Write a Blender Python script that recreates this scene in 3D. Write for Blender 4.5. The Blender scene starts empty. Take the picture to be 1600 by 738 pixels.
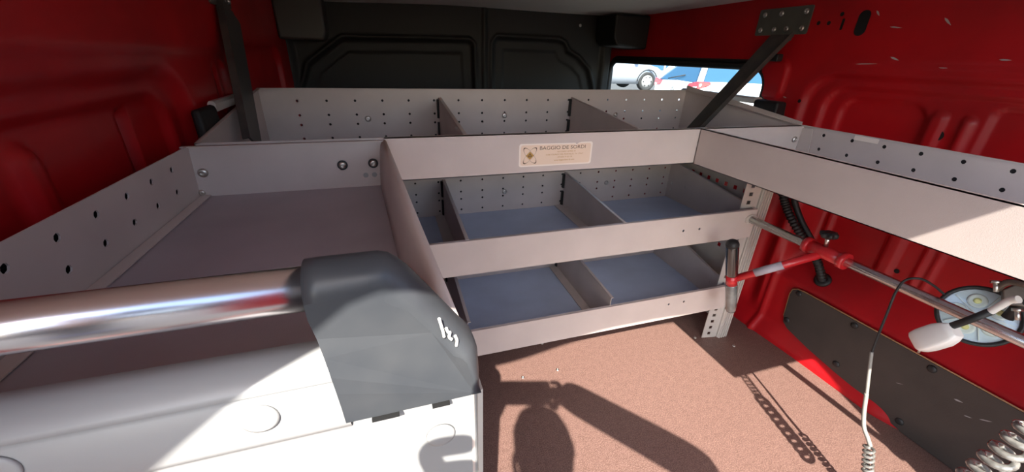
import bpy, bmesh, math, random
from mathutils import Vector, Matrix, Quaternion
random.seed(4)
SC = bpy.context.scene
COL = SC.collection
V = Vector

# ------------------------------------------------------------------ camera
FPX = 608.0
def _d(x, y): return V((x - 800.0, y - 369.0, FPX))
_X = _d(2800, 150).normalized()
_Y = _d(575, 78); _Y = (_Y - _X * _X.dot(_Y)).normalized()
_Z = -_X.cross(_Y)
if _Z.y > 0: _Z = -_Z
CR, CD, CF = V((_X.x, _Y.x, _Z.x)), V((_X.y, _Y.y, _Z.y)), V((_X.z, _Y.z, _Z.z))   # right, down, forward in world
C0 = V((0, 0, 1.0))
cam = bpy.data.cameras.new('camera'); camo = bpy.data.objects.new('camera', cam); COL.objects.link(camo)
cam.sensor_fit = 'HORIZONTAL'; cam.sensor_width = 36.0; cam.lens = FPX / 1600 * 36
cam.clip_start = 0.002; cam.clip_end = 400
m = Matrix((CR, -CD, -CF)).transposed().to_4x4(); m.translation = C0; camo.matrix_world = m
SC.camera = camo
def ray(x, y):
    v = _d(x, y); return CR * v.x + CD * v.y + CF * v.z
def at(x, y, ax, val):                      # the point on a plane of the van seen at a photograph pixel
    r = ray(x, y); return C0 + r * ((val - C0[ax]) / r[ax])
def far(x, y, F): return C0 + ray(x, y) * (F / FPX)

# ------------------------------------------------------------------ world, sun, exposure
W = bpy.data.worlds.new('sky'); SC.world = W; W.use_nodes = True
nt = W.node_tree; bg = nt.nodes['Background']
sky = nt.nodes.new('ShaderNodeTexSky'); sky.sky_type = 'NISHITA'; sky.sun_disc = False
sky.sun_elevation = math.radians(43); sky.sun_rotation = math.radians(198); sky.dust_density = 1.3; sky.ozone_density = 1.0
nt.links.new(sky.outputs[0], bg.inputs[0]); bg.inputs[1].default_value = 0.55
LDIR = V((.31, .93, -1.0)).normalized()
sl = bpy.data.lights.new('sun', 'SUN'); sl.energy = 14.0; sl.angle = math.radians(0.53); sl.color = (1, .955, .88)
so = bpy.data.objects.new('sun', sl); COL.objects.link(so); so.location = (-3, -9, 9)
so.rotation_euler = LDIR.to_track_quat('-Z', 'Y').to_euler()
SC.view_settings.view_transform = 'Standard'; SC.view_settings.look = 'None'
SC.view_settings.exposure = 0.24; SC.view_settings.gamma = 1.0; SC.view_settings.use_curve_mapping = False

# ------------------------------------------------------------------ materials
def mat(name, col, rough=.5, metal=0, coat=0, noise=0, nscale=20, bump=0, bscale=200, spec=.5, stretch=None, col2=None, emis=None, dots=None):
    M = bpy.data.materials.new(name); M.use_nodes = True; n = M.node_tree.nodes; l = M.node_tree.links
    b = n['Principled BSDF']; b.inputs['Base Color'].default_value = (*col, 1); b.inputs['Roughness'].default_value = rough
    b.inputs['Metallic'].default_value = metal; b.inputs['Coat Weight'].default_value = coat; b.inputs['Specular IOR Level'].default_value = spec
    b.inputs['Coat Roughness'].default_value = .08
    tc = n.new('ShaderNodeTexCoord')
    src = tc.outputs['Object']
    if stretch:
        mp = n.new('ShaderNodeMapping'); mp.inputs['Scale'].default_value = stretch; l.new(src, mp.inputs[0]); src = mp.outputs[0]
    if noise:
        t = n.new('ShaderNodeTexNoise'); t.inputs['Scale'].default_value = nscale; t.inputs['Detail'].default_value = 6; l.new(src, t.inputs[0])
        r = n.new('ShaderNodeMapRange'); r.inputs[1].default_value = .3; r.inputs[2].default_value = .7; l.new(t.outputs[0], r.inputs[0])
        mx = n.new('ShaderNodeMix'); mx.data_type = 'RGBA'; l.new(r.outputs[0], mx.inputs[0])
        c2 = col2 or tuple(c * (1 - noise) for c in col)
        mx.inputs[6].default_value = (*col, 1); mx.inputs[7].default_value = (*c2, 1); l.new(mx.outputs[2], b.inputs['Base Color'])
        rr = n.new('ShaderNodeMapRange'); rr.inputs[3].default_value = max(.02, rough - .06); rr.inputs[4].default_value = rough + .1
        l.new(t.outputs[0], rr.inputs[0]); l.new(rr.outputs[0], b.inputs['Roughness'])
    if bump:
        t2 = n.new('ShaderNodeTexNoise'); t2.inputs['Scale'].default_value = bscale; t2.inputs['Detail'].default_value = 3; l.new(src, t2.inputs[0])
        bp = n.new('ShaderNodeBump'); bp.inputs['Strength'].default_value = bump; bp.inputs['Distance'].default_value = .002
        l.new(t2.outputs[0], bp.inputs['Height']); l.new(bp.outputs[0], b.inputs['Normal'])
    if emis:
        b.inputs['Emission Color'].default_value = (*emis[:3], 1); b.inputs['Emission Strength'].default_value = emis[3]
    return M
M_GREY = mat('grey_powder_coat', (.60, .51, .465), .42, noise=.10, nscale=9, bump=.12, bscale=900)
M_GREYD = mat('sky_tinted_floor_sheet', (.52, .59, .75), .34, noise=.14, nscale=7, bump=.10, bscale=700)  # blue sky light painted into the colour; the sheet itself is plain grey
M_GREYL = mat('shade_tinted_tray_sheet', (.40, .35, .37), .42, noise=.14, nscale=7, bump=.10, bscale=700)  # same grey sheet, with the left tray's shade put into its colour
M_WHITE = mat('pale_grey_lacquer', (.31, .31, .305), .38, noise=.05, nscale=14)
M_PLUGG = mat('plug_grey', (.33, .33, .32), .5)
M_RED = mat('red_body_paint', (.47, .006, .010), .40, coat=.10, spec=.35, noise=.22, nscale=5, col2=(.32, .005, .008))
M_REDB = mat('red_bracket_paint', (.55, .015, .02), .35, coat=.3)
M_BLK = mat('black_trim', (.005, .0045, .0045), .6, bump=.3, bscale=500)
M_BLKG = mat('black_gloss_plastic', (.040, .044, .050), .36, spec=.3, noise=.3, nscale=30, col2=(.055, .058, .062))
M_RUB = mat('black_rubber', (.012, .012, .012), .55)
M_HOLE = mat('dark_hole', (.004, .004, .004), .9)
M_ROOF = mat('cream_headliner', (.90, .84, .74), .8, noise=.12, nscale=3, bump=.3, bscale=60)
M_CHR = mat('brushed_steel', (.62, .60, .58), .24, metal=1, noise=.15, nscale=6, stretch=(40, 2, 40))
M_ALU = mat('aluminium_profile', (.66, .62, .57), .34, metal=.35, noise=.12, nscale=12)
M_TUBE = mat('satin_tube', (.72, .68, .70), .22, metal=1, noise=.12, nscale=5, stretch=(1, 30, 30))
M_ZINC = mat('zinc_bolt', (.62, .6, .55), .3, metal=1)
M_BOARD = mat('dark_brown_board', (.050, .040, .034), .55, noise=.2, nscale=12, bump=.2, bscale=400)
M_STRUT = mat('dark_strut_steel', (.035, .035, .036), .45, noise=.4, nscale=25, col2=(.07, .065, .055))
M_PLATE = mat('grey_green_plate', (.10, .10, .085), .5, noise=.2, nscale=30)
M_STK = mat('cream_sticker', (.86, .66, .50), .4, noise=.05, nscale=9)
M_STKW = mat('sticker_rim', (.90, .78, .68), .4)
M_INK = mat('brown_ink', (.12, .065, .03), .5)
M_GOLD = mat('ochre_print', (.50, .27, .05), .5)
M_WPL = mat('white_plastic', (.80, .77, .72), .4)
M_CORD = mat('pale_cord_sleeve', (.26, .25, .22), .5, noise=.15, nscale=60)
M_COIL = mat('grey_clear_coil', (.045, .045, .04), .08, coat=1, noise=.4, nscale=60, col2=(.22, .21, .19))
M_REFL = mat('lamp_reflector', (.78, .85, .95), .25, metal=.0, noise=.1, nscale=90)
M_LED = mat('led_die', (.85, .80, .35), .3)
M_LEDR = mat('led_ring', (.85, .86, .84), .25)
M_EMB = mat('raised_pale_mark', (.62, .62, .58), .5)
M_CARW = mat('white_car_paint', (.85, .84, .85), .25, coat=1)
M_CARG = mat('grey_car_paint', (.34, .37, .42), .3, coat=1, metal=.2)
M_CARP = mat('beige_car_paint', (.55, .50, .42), .3, coat=1)
M_CGL = mat('car_window_glass', (.03, .09, .16), .06, spec=1)
M_LRED = mat('tail_light_red', (.65, .02, .03), .15, coat=1)
M_TYRE = mat('tyre', (.03, .03, .03), .8)
M_RIM = mat('pale_wheel', (.68, .68, .68), .3, metal=.6)
M_SKIN = mat('skin', (.55, .32, .22), .5)
M_JKT = mat('navy_jacket', (.03, .04, .07), .8, noise=.3, nscale=30, bump=.4, bscale=80)
M_JEAN = mat('dark_jeans', (.03, .04, .08), .85)
M_HAIR = mat('brown_hair', (.05, .03, .02), .6, bump=.6, bscale=150)
M_GND = mat('pale_asphalt', (.10, .097, .09), .9, noise=.2, nscale=6, bump=.5, bscale=50)

def floor_mat():
    M = bpy.data.materials.new('red_brown_mesh_plywood'); M.use_nodes = True; n = M.node_tree.nodes; l = M.node_tree.links
    b = n['Principled BSDF']; tc = n.new('ShaderNodeTexCoord')
    def tex(kind, sc, **k):
        t = n.new(kind); t.inputs['Scale'].default_value = sc
        for a, v in k.items(): t.inputs[a].default_value = v
        l.new(tc.outputs['Object'], t.inputs['Vector']); return t
    t1 = tex('ShaderNodeTexNoise', 60, Detail=10); t2 = tex('ShaderNodeTexNoise', 330, Detail=3)
    r1 = n.new('ShaderNodeValToRGB'); r1.color_ramp.elements[0].color = (.108, .055, .042, 1); r1.color_ramp.elements[1].color = (.138, .073, .057, 1)
    r1.color_ramp.elements[0].position = .35; r1.color_ramp.elements[1].position = .65; l.new(t1.outputs[0], r1.inputs[0])
    r2 = n.new('ShaderNodeValToRGB'); r2.color_ramp.elements[0].position = .42; r2.color_ramp.elements[1].position = .72
    r2.color_ramp.elements[0].color = (0, 0, 0, 1); l.new(t2.outputs[0], r2.inputs[0])
    mx = n.new('ShaderNodeMix'); mx.data_type = 'RGBA'; mx.inputs[7].default_value = (.30, .19, .155, 1)
    mm = n.new('ShaderNodeMath'); mm.operation = 'MULTIPLY'; mm.inputs[1].default_value = .75; l.new(r2.outputs[0], mm.inputs[0])
    l.new(mm.outputs[0], mx.inputs[0]); l.new(r1.outputs[0], mx.inputs[6])
    # scratches
    mp = n.new('ShaderNodeMapping'); mp.inputs['Rotation'].default_value = (0, 0, .7); mp.inputs['Scale'].default_value = (160, 6, 1)
    l.new(tc.outputs['Object'], mp.inputs[0]); t3 = n.new('ShaderNodeTexNoise'); t3.inputs['Scale'].default_value = 1.3; t3.inputs['Detail'].default_value = 3; l.new(mp.outputs[0], t3.inputs[0])
    r3 = n.new('ShaderNodeMapRange'); r3.inputs[1].default_value = .68; r3.inputs[2].default_value = .78; r3.inputs[4].default_value = .5; l.new(t3.outputs[0], r3.inputs[0])
    mx2 = n.new('ShaderNodeMix'); mx2.data_type = 'RGBA'; mx2.inputs[7].default_value = (.36, .25, .20, 1); l.new(r3.outputs[0], mx2.inputs[0]); l.new(mx.outputs[2], mx2.inputs[6])
    l.new(mx2.outputs[2], b.inputs['Base Color']); b.inputs['Roughness'].default_value = .5
    w1 = n.new('ShaderNodeTexWave'); w1.inputs['Scale'].default_value = 75; w1.bands_direction = 'X'; l.new(tc.outputs['Object'], w1.inputs[0])
    w2 = n.new('ShaderNodeTexWave'); w2.inputs['Scale'].default_value = 75; w2.bands_direction = 'Y'; l.new(tc.outputs['Object'], w2.inputs[0])
    ad = n.new('ShaderNodeMath'); ad.operation = 'MULTIPLY'; l.new(w1.outputs[1], ad.inputs[0]); l.new(w2.outputs[1], ad.inputs[1])
    a2 = n.new('ShaderNodeMath'); l.new(ad.outputs[0], a2.inputs[0]); l.new(t2.outputs[0], a2.inputs[1])
    bp = n.new('ShaderNodeBump'); bp.inputs['Strength'].default_value = .35; bp.inputs['Distance'].default_value = .001; l.new(a2.outputs[0], bp.inputs['Height']); l.new(bp.outputs[0], b.inputs['Normal'])
    return M
M_FLOOR = floor_mat()
def glass_mat():
    M = bpy.data.materials.new('clear_glass'); M.use_nodes = True; n = M.node_tree.nodes; l = M.node_tree.links
    n.remove(n['Principled BSDF']); o = n['Material Output']
    t = n.new('ShaderNodeBsdfTransparent'); t.inputs[0].default_value = (.93, .96, .95, 1); g = n.new('ShaderNodeBsdfGlossy'); g.inputs['Roughness'].default_value = .02
    lw = n.new('ShaderNodeLayerWeight'); pw = n.new('ShaderNodeMath'); pw.operation = 'POWER'; pw.inputs[1].default_value = 5
    f = n.new('ShaderNodeMath'); f.operation = 'MULTIPLY_ADD'; f.inputs[1].default_value = .8; f.inputs[2].default_value = .03; l.new(lw.outputs['Facing'], pw.inputs[0]); l.new(pw.outputs[0], f.inputs[0]); x = n.new('ShaderNodeMixShader')
    l.new(f.outputs[0], x.inputs[0]); l.new(t.outputs[0], x.inputs[1]); l.new(g.outputs[0], x.inputs[2]); l.new(x.outputs[0], o.inputs[0]); return M
M_GLASS = glass_mat()

# ------------------------------------------------------------------ helpers
def thing(name, label, cat, loc=(0, 0, 0), group=None):
    o = bpy.data.objects.new(name, None); COL.objects.link(o); o.location = loc; o.empty_display_size = .02
    o['label'] = label; o['category'] = cat
    if group: o['group'] = group
    return o
def tag(o, label=None, cat=None, group=None, kind=None):
    for k, v in (('label', label), ('category', cat), ('group', group), ('kind', kind)):
        if v: o[k] = v
    return o
def wloc(o):
    v = V(o.location)
    return v + wloc(o.parent) if o.parent else v
class MB:
    def __init__(s): s.v = []; s.f = []; s.sm = []
    def add(s, vs, fs, smooth=False):
        b = len(s.v); s.v += [V(v) for v in vs]
        for f in fs: s.f.append([b + i for i in f]); s.sm.append(smooth)
        return s
    def box(s, a, b):
        (x0, y0, z0), (x1, y1, z1) = a, b
        s.hexa([(x0, y0, z0), (x1, y0, z0), (x1, y1, z0), (x0, y1, z0), (x0, y0, z1), (x1, y0, z1), (x1, y1, z1), (x0, y1, z1)]); return s
    def hexa(s, p): return s.add(p, [(0, 3, 2, 1), (4, 5, 6, 7), (0, 1, 5, 4), (1, 2, 6, 5), (2, 3, 7, 6), (3, 0, 4, 7)])
    def slab(s, quad, n):                    # a sheet given by four corners, thickened along n
        q = [V(c) for c in quad]; n = V(n); return s.hexa(q + [c + n for c in q])
    def prism(s, pts, n, smooth=False):      # planar polygon pts extruded by n
        k = len(pts); n = V(n); vs = [V(p) for p in pts] + [V(p) + n for p in pts]
        s.add(vs, [tuple(range(k))[::-1], tuple(range(k, 2 * k))]); b = len(s.v) - 2 * k
        for i in range(k): s.f.append([b + i, b + (i + 1) % k, b + k + (i + 1) % k, b + k + i]); s.sm.append(smooth)
        return s
    def tube(s, pts, r, n=10, cap=True, closed=False):
        pts = [V(p) for p in pts]; K = len(pts); rs = r if isinstance(r, (list, tuple)) else [r] * K
        t0 = (pts[1] - pts[0]).normalized(); u = t0.orthogonal().normalized(); vs = []
        for i, p in enumerate(pts):
            if closed: t = (pts[(i + 1) % K] - pts[i - 1]).normalized()
            else: t = (pts[min(i + 1, K - 1)] - pts[max(i - 1, 0)]).normalized()
            u = (u - t * u.dot(t)).normalized(); w = t.cross(u)
            vs += [p + (u * math.cos(2 * math.pi * j / n) + w * math.sin(2 * math.pi * j / n)) * rs[i] for j in range(n)]
        fs = []
        for i in range(K if closed else K - 1):
            for j in range(n):
                a, b2 = i * n, ((i + 1) % K) * n
                fs.append((a + j, a + (j + 1) % n, b2 + (j + 1) % n, b2 + j))
        s.add(vs, fs, True)
        if cap and not closed:
            b = len(s.v) - len(vs)
            s.f.append([b + j for j in range(n)][::-1]); s.sm.append(False)
            s.f.append([b + (K - 1) * n + j for j in range(n)]); s.sm.append(False)
        return s
    def cyl(s, a, b, r, r2=None, n=20): return s.tube([a, b], [r, r if r2 is None else r2], n)
    def lathe(s, base, axis, prof, n=16):    # prof: (distance along axis, radius)
        axis = V(axis).normalized(); base = V(base); u = axis.orthogonal().normalized(); w = axis.cross(u); vs = []; k = len(prof)
        for (d, r) in prof:
            r = max(r, 1e-5); vs += [base + axis * d + (u * math.cos(2 * math.pi * j / n) + w * math.sin(2 * math.pi * j / n)) * r for j in range(n)]
        fs = [(i * n + j, i * n + (j + 1) % n, (i + 1) * n + (j + 1) % n, (i + 1) * n + j) for i in range(k - 1) for j in range(n)]
        s.add(vs, fs, True); b = len(s.v) - len(vs)
        s.f.append([b + j for j in range(n)][::-1]); s.sm.append(False); s.f.append([b + (k - 1) * n + j for j in range(n)]); s.sm.append(False)
        return s
    def disc(s, c, nrm, r, n=10):
        nrm = V(nrm).normalized(); u = nrm.orthogonal().normalized(); w = nrm.cross(u); c = V(c)
        return s.add([c + (u * math.cos(2 * math.pi * j / n) + w * math.sin(2 * math.pi * j / n)) * r for j in range(n)], [tuple(range(n))])
    def build(s, name, m, parent=None, bevel=0, seg=2, origin=None, solid=0):
        me = bpy.data.meshes.new(name)
        if parent is not None: org = wloc(parent); loc = V((0, 0, 0))
        else: org = V(origin) if origin is not None else V((0, 0, 0)); loc = org
        me.from_pydata([tuple(v - org) for v in s.v], [], s.f)
        for p, q in zip(me.polygons, s.sm): p.use_smooth = q
        bm = bmesh.new(); bm.from_mesh(me); bmesh.ops.recalc_face_normals(bm, faces=bm.faces[:]); bm.to_mesh(me); bm.free()
        me.materials.append(m); o = bpy.data.objects.new(name, me); COL.objects.link(o); o.location = loc
        if parent is not None: o.parent = parent
        if solid:
            q = o.modifiers.new('solid', 'SOLIDIFY'); q.thickness = solid; q.offset = 0
        if bevel:
            q = o.modifiers.new('bevel', 'BEVEL'); q.width = bevel; q.segments = seg; q.limit_method = 'ANGLE'
            me.shade_smooth() if hasattr(me, 'shade_smooth') else None
            q.harden_normals = True
        return o
def smooth_path(P, n=8):                     # Catmull-Rom through the points
    P = [V(p) for p in P]; out = []
    for i in range(len(P) - 1):
        a, b, c, d = P[max(i - 1, 0)], P[i], P[i + 1], P[min(i + 2, len(P) - 1)]
        for k in range(n):
            t = k / n; out.append(.5 * ((2 * b) + (c - a) * t + (2 * a - 5 * b + 4 * c - d) * t * t + (3 * b - a - 3 * c + d) * t ** 3))
    out.append(P[-1]); return out
def bil(q, u, v):                            # bilinear point in quad (bottom-left, bottom-right, top-right, top-left)
    a, b, c, d = [V(x) for x in q]; return (a * (1 - u) + b * u) * (1 - v) + (d * (1 - u) + c * u) * v
def holed(quad, us, vs, r, th, name, m, parent, skip=(), square=False, label=None):
    """sheet with real punched holes: us, vs are hole centres in metres along the lower and left edges"""
    a, b, c, d = [V(x) for x in quad]; Wd = (b - a).length; H = (d - a).length
    us = sorted(us); vs = sorted(vs)
    ue = [0] + [(p + q) / 2 for p, q in zip(us, us[1:])] + [Wd]; ve = [0] + [(p + q) / 2 for p, q in zip(vs, vs[1:])] + [H]
    B = MB()
    P = lambda x, y: bil(quad, x / Wd, y / H)
    for i, cu in enumerate(us):
        for j, cv in enumerate(vs):
            x0, x1, y0, y1 = ue[i], ue[i + 1], ve[j], ve[j + 1]
            out = [(x1, cv), (x1, y1), (cu, y1), (x0, y1), (x0, cv), (x0, y0), (cu, y0), (x1, y0)]
            if square: inn = [(r, 0), (r, r), (0, r), (-r, r), (-r, 0), (-r, -r), (0, -r), (r, -r)]
            else: inn = [(r * math.cos(k * math.pi / 4), r * math.sin(k * math.pi / 4)) for k in range(8)]
            inn = [(cu + p, cv + q) for p, q in inn]
            if (i, j) in skip: B.add([P(*p) for p in out], [tuple(range(8))]); continue
            B.add([P(*p) for p in out] + [P(*p) for p in inn], [(k, (k + 1) % 8, 8 + (k + 1) % 8, 8 + k) for k in range(8)])
    o = B.build(name, m, parent)
    bm = bmesh.new(); bm.from_mesh(o.data); bmesh.ops.remove_doubles(bm, verts=bm.verts[:], dist=1e-5); bmesh.ops.recalc_face_normals(bm, faces=bm.faces[:]); bm.to_mesh(o.data); bm.free()
    q = o.modifiers.new('solid', 'SOLIDIFY'); q.thickness = th; q.offset = 0
    return o
def bolt(p, nrm, r, parent, name='screw', m=None, hexh=True):
    nrm = V(nrm).normalized(); B = MB()
    B.lathe(V(p) - nrm * r * .1, nrm, [(0, r), (r * .25, r), (r * .55, r * .8), (r * .62, r * .45), (r * .60, .3 * r), (r * .4, .28 * r)], 14)
    return B.build(name, m or M_ZINC, parent)
def lerp(a, b, t): return a + (b - a) * t
def rrloop(x0, x1, y0, y1, r, n=8):
    o = []
    for cx, cy, a in ((x1 - r, y1 - r, 0), (x0 + r, y1 - r, 90), (x0 + r, y0 + r, 180), (x1 - r, y0 + r, 270)):
        o += [(cx + r * math.cos(math.radians(a + 90 * k / n)), cy + r * math.sin(math.radians(a + 90 * k / n))) for k in range(n + 1)]
    return o
def ss(a, b, x):
    t = min(1, max(0, (x - a) / (b - a))); return t * t * (3 - 2 * t)
def rr(x, y, x0, x1, y0, y1, r):
    cx, cy = (x0 + x1) / 2, (y0 + y1) / 2; qx, qy = abs(x - cx) - (x1 - x0) / 2 + r, abs(y - cy) - (y1 - y0) / 2 + r
    return math.hypot(max(qx, 0), max(qy, 0)) + min(max(qx, qy), 0) - r
def psd(x, y, P):
    d = 1e9; ins = False; n = len(P)
    for i in range(n):
        ax, ay = P[i]; bx, by = P[(i + 1) % n]; ex, ey = bx - ax, by - ay
        t = max(0, min(1, ((x - ax) * ex + (y - ay) * ey) / (ex * ex + ey * ey))); d = min(d, math.hypot(x - ax - ex * t, y - ay - ey * t))
        if (ay > y) != (by > y) and x < (bx - ax) * (y - ay) / (by - ay) + ax: ins = not ins
    return -d if ins else d
def relief(name, u0, u1, v0, v1, st, fn, pos, m, cut=None):
    nu, nv = int((u1 - u0) / st), int((v1 - v0) / st); vs = []; fs = []
    for j in range(nv + 1):
        v = v0 + (v1 - v0) * j / nv
        for i in range(nu + 1):
            u = u0 + (u1 - u0) * i / nu; vs.append(pos(u, v, fn(u, v)))
    for j in range(nv):
        for i in range(nu):
            if cut and cut(u0 + (u1 - u0) * (i + .5) / nu, v0 + (v1 - v0) * (j + .5) / nv): continue
            a = j * (nu + 1) + i; fs.append((a, a + 1, a + nu + 2, a + nu + 1))
    return tag(MB().add(vs, fs, True).build(name, m), kind='structure')

# ------------------------------------------------------------------ setting: shell of the van
YR = -.10
fl = tag(MB().box((-.40, YR, -.018), (1.44, 2.42, 0)).build('floor', M_FLOOR), kind='structure')
for p in [(.37, .933), (.499, .933), (1.099, .941), (1.212, .858), (.498, 1.076), (.2, .93), (1.1, .3)]:
    bolt((p[0], p[1], 0), (0, 0, 1), .006, fl)
def roofz(x, y): return 1.222 - .012 * (max(y, 0) / 2.2) ** 2 + .004 * math.sin(x * 5) * math.sin(y * 3) - .02 * ss(.5, -.4, x) * ss(.6, 2.2, y)
def redge(x): return -.078 - .05 * ss(.35, -.1, x) - .035 * ss(.5, 1.0, x)
relief('ceiling', -.42, 1.46, 0, 1, .04, lambda x, t: 0, lambda x, t, z: (x, lerp(redge(x), 2.42, t), roofz(x, lerp(redge(x), 2.42, t))), M_ROOF)
tag(MB().box((-.42, -.04, 1.235), (1.46, 2.45, 1.25)).build('ceiling_skin', M_RED), kind='structure')
WC = (1.205, 2.34, .70, .984, .075)
def wallR(y, z):
    d = 0
    d += .010 * ss(1.015, .995, z) * ss(1.0, .7, y)
    if z > .60:
        up = ss(.66, .72, z)
        d += .020 * ss(.012, -.012, rr(y, z, -1, 1.045, .5, .968, .09)) * up
        d += .016 * ss(.008, -.008, rr(y, z, -1, .985, .5, .935, .065)) * up
        d += .012 * ss(.006, -.006, rr(y, z, .715, .935, .5, .905, .045)) * up
        d -= .012 * ss(.005, -.005, rr(y, z, .668, .70, .5, .89, .012)) * up
        d -= .013 * ss(.005, -.005, rr(y, z, .612, .632, .5, .885, .009)) * up
        d += .014 * ss(.004, -.004, rr(y, z, -1, .585, .5, .915, .02)) * up
        d += .0
        d -= .012 * ss(.006, -.003, rr(y, z, 1.13, 1.235, .88, 1.005, .03))
    lo = ss(.70, .64, z)
    if lo > 0:
        e = ss(.945, .895, y)
        d += .10 * min(1, max(0, (z - .262) / .115)) * e * lo
        d -= .016 * ss(.006, -.006, rr(y, z, .655, .695, .30, .9, .01)) * lo * e * ss(.36, .39, z)
        d -= .012 * ss(.004, -.004, rr(y, z, .585, .60, .30, .9, .007)) * lo * e * ss(.36, .39, z)
        d -= .012 * ss(.004, -.004, rr(y, z, .56, .57, .30, .9, .007)) * lo * e * ss(.36, .39, z)
        d -= .012 * ss(.005, -.005, abs(y - .875) - .008) * lo * ss(.40, .44, z)
        d += .055 * ss(1.06, 1.10, y) * lo * ss(1.32, 1.28, y)
        d += .012 * math.cos(min(1, abs(y - 1.0) / .05) * math.pi) * lo * ss(.03, .2, z) * (1 if abs(y - 1.0) < .05 else -1 if False else 0)
        d -= .010 * ss(.02, .0, abs(y - .93)) * lo
    d -= .034 * ss(.075, .0, z) * ss(.36, .50, y)
    return d
wr = relief('wall_right', YR, 2.42, 0, 1.24, .0075, wallR, lambda y, z, d: (1.4 + d, y, z), M_RED, cut=lambda y, z: rr(y, z, *WC) < 0)
def wallL(y, z):
    d = .012 * ss(1.0, .97, z) * ss(1.9, 1.5, y)
    d += .022 * ss(.02, -.02, rr(y, z, -1, 1.04, .5, .95, .09))
    d += .014 * ss(.01, -.01, rr(y, z, .2, .98, .3, .91, .06))
    d -= .014 * ss(.008, -.008, rr(y, z, .60, .64, .3, .88, .02))
    d += .04 * ss(.002, -.006, rr(y, z, .845, .865, .70, .895, .009))
    d += .04 * ss(.002, -.006, rr(y, z, 1.225, 1.245, .84, .95, .009))
    d += .02 * ss(.01, -.01, rr(y, z, 1.33, 2.0, .5, 1.0, .08))
    d -= .01 * ss(.006, -.006, rr(y, z, 1.28, 1.31, .84, .96, .01))
    return d
relief('wall_left', YR, 2.2, 0, 1.24, .0085, wallL, lambda y, z, d: (-.372 - d, y, z), M_RED)
PL = [(-.37, .3), (-.334, .833), (-.294, .93), (-.134, 1.043), (.470, 1.056), (.49, 1.04), (.512, .3)]
PR = [(.602, .3), (.605, 1.05), (.625, 1.076), (.98, 1.074), (1.01, 1.06), (1.03, 1.02), (1.10, .99), (1.17, .93), (1.205, .84), (1.24, .3)]
def bulk(x, z):
    a, b = psd(x, z, PL), psd(x, z, PR); s = min(a, b)
    d = .014 * ss(.006, -.012, s) - .012 * ss(.012, .0, abs(s - .012))
    d += .008 * ss(.004, -.004, s + .055) - .012 * ss(.02, .0, abs(x - .555))
    d -= .02 * ss(1.235, 1.26, x) + .02 * ss(-.34, -.37, x)
    d += .22 * ss(1.300, 1.312, x)
    return d
relief('wall_front', -.42, 1.46, 0, 1.24, .008, bulk, lambda x, z, d: (x, 2.2 + d, z), M_BLK)
# rear opening: slanted corner gussets and right hand pillar
def yprism(name, pts, y0, y1, m): return tag(MB().prism([(x, y0, z) for x, z in pts], (0, y1 - y0, 0)).build(name, m, bevel=.002), kind='structure')
yprism('trim_1', [(-.43, 1.25), (-.06, 1.25), (-.06, 1.228), (-.105, 1.216), (-.130, 1.208), (-.157, 1.187), (-.186, 1.161), (-.239, 1.120), (-.31, 1.05), (-.36, .9), (-.365, 0), (-.43, 0)], YR - .02, YR, M_RED)
yprism('trim_2', [(.92, 1.25), (1.46, 1.25), (1.46, 0), (1.155, 0), (1.15, .75), (1.13, .88), (1.09, 1.0), (1.05, 1.10), (1.0, 1.17), (.92, 1.215)], YR - .02, YR, M_RED)
yprism('trim_3', [(-.43, -.02), (1.46, -.02), (1.46, -.12), (-.43, -.12)], YR - .02, YR, M_RED)
def door(nm, hx, hy, ang, s):
    t = bpy.data.objects.new(nm, None); COL.objects.link(t); t.location = (hx, hy, .6); t['kind'] = 'structure'
    d = V((math.sin(ang) * s, -math.cos(ang), 0)); n = V((-d.y, d.x, 0)) * -s
    P = lambda a, z, o=0: V((hx, hy, 0)) + d * a + V((0, 0, z)) + n * o
    MB().prism([P(a, z) for a, z in rrloop(0, .86, -.10, 1.22, .06, 4)], n * .035).build('door_skin', M_RED, t, bevel=.006)
    MB().prism([P(a, z, -.004) for a, z in rrloop(.10, .76, .02, .50, .05, 4)], n * .004).build('door_card', M_BLK, t, bevel=.002)
    MB().tube([P(a, z, .0) for a, z in rrloop(.10, .76, .62, 1.10, .06, 5)], .012, 6, closed=True).build('door_bead', M_RED, t)
    MB().box(P(.72, .50) - V((.02, .03, .02)), P(.72, .58) + V((.02, .03, .02))).build('door_latch', M_RUB, t, bevel=.004)
door('door_1', -.46, -.14, math.radians(100), -1)
door('door_2', 1.47, -.14, math.radians(-25), 1)  # unseen door, swung half shut to keep sky light off the left wall
# window in the right wall
wn = bpy.data.objects.new('window_1', None); COL.objects.link(wn); wn.location = (1.41, 1.68, .84); wn['kind'] = 'structure'
lp = rrloop(*WC)
MB().tube([(1.40, y, z) for y, z in lp], .013, 8, closed=True).build('window_seal', M_RUB, wn)
MB().tube([(1.408, y, z) for y, z in rrloop(WC[0] - .018, WC[1] + .018, WC[2] - .018, WC[3] + .018, .09)], .012, 8, closed=True).build('window_frame', M_BLK, wn)
MB().prism([(1.412, y, z) for y, z in lp], (.003, 0, 0)).build('glass_pane', M_GLASS, wn)

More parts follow.
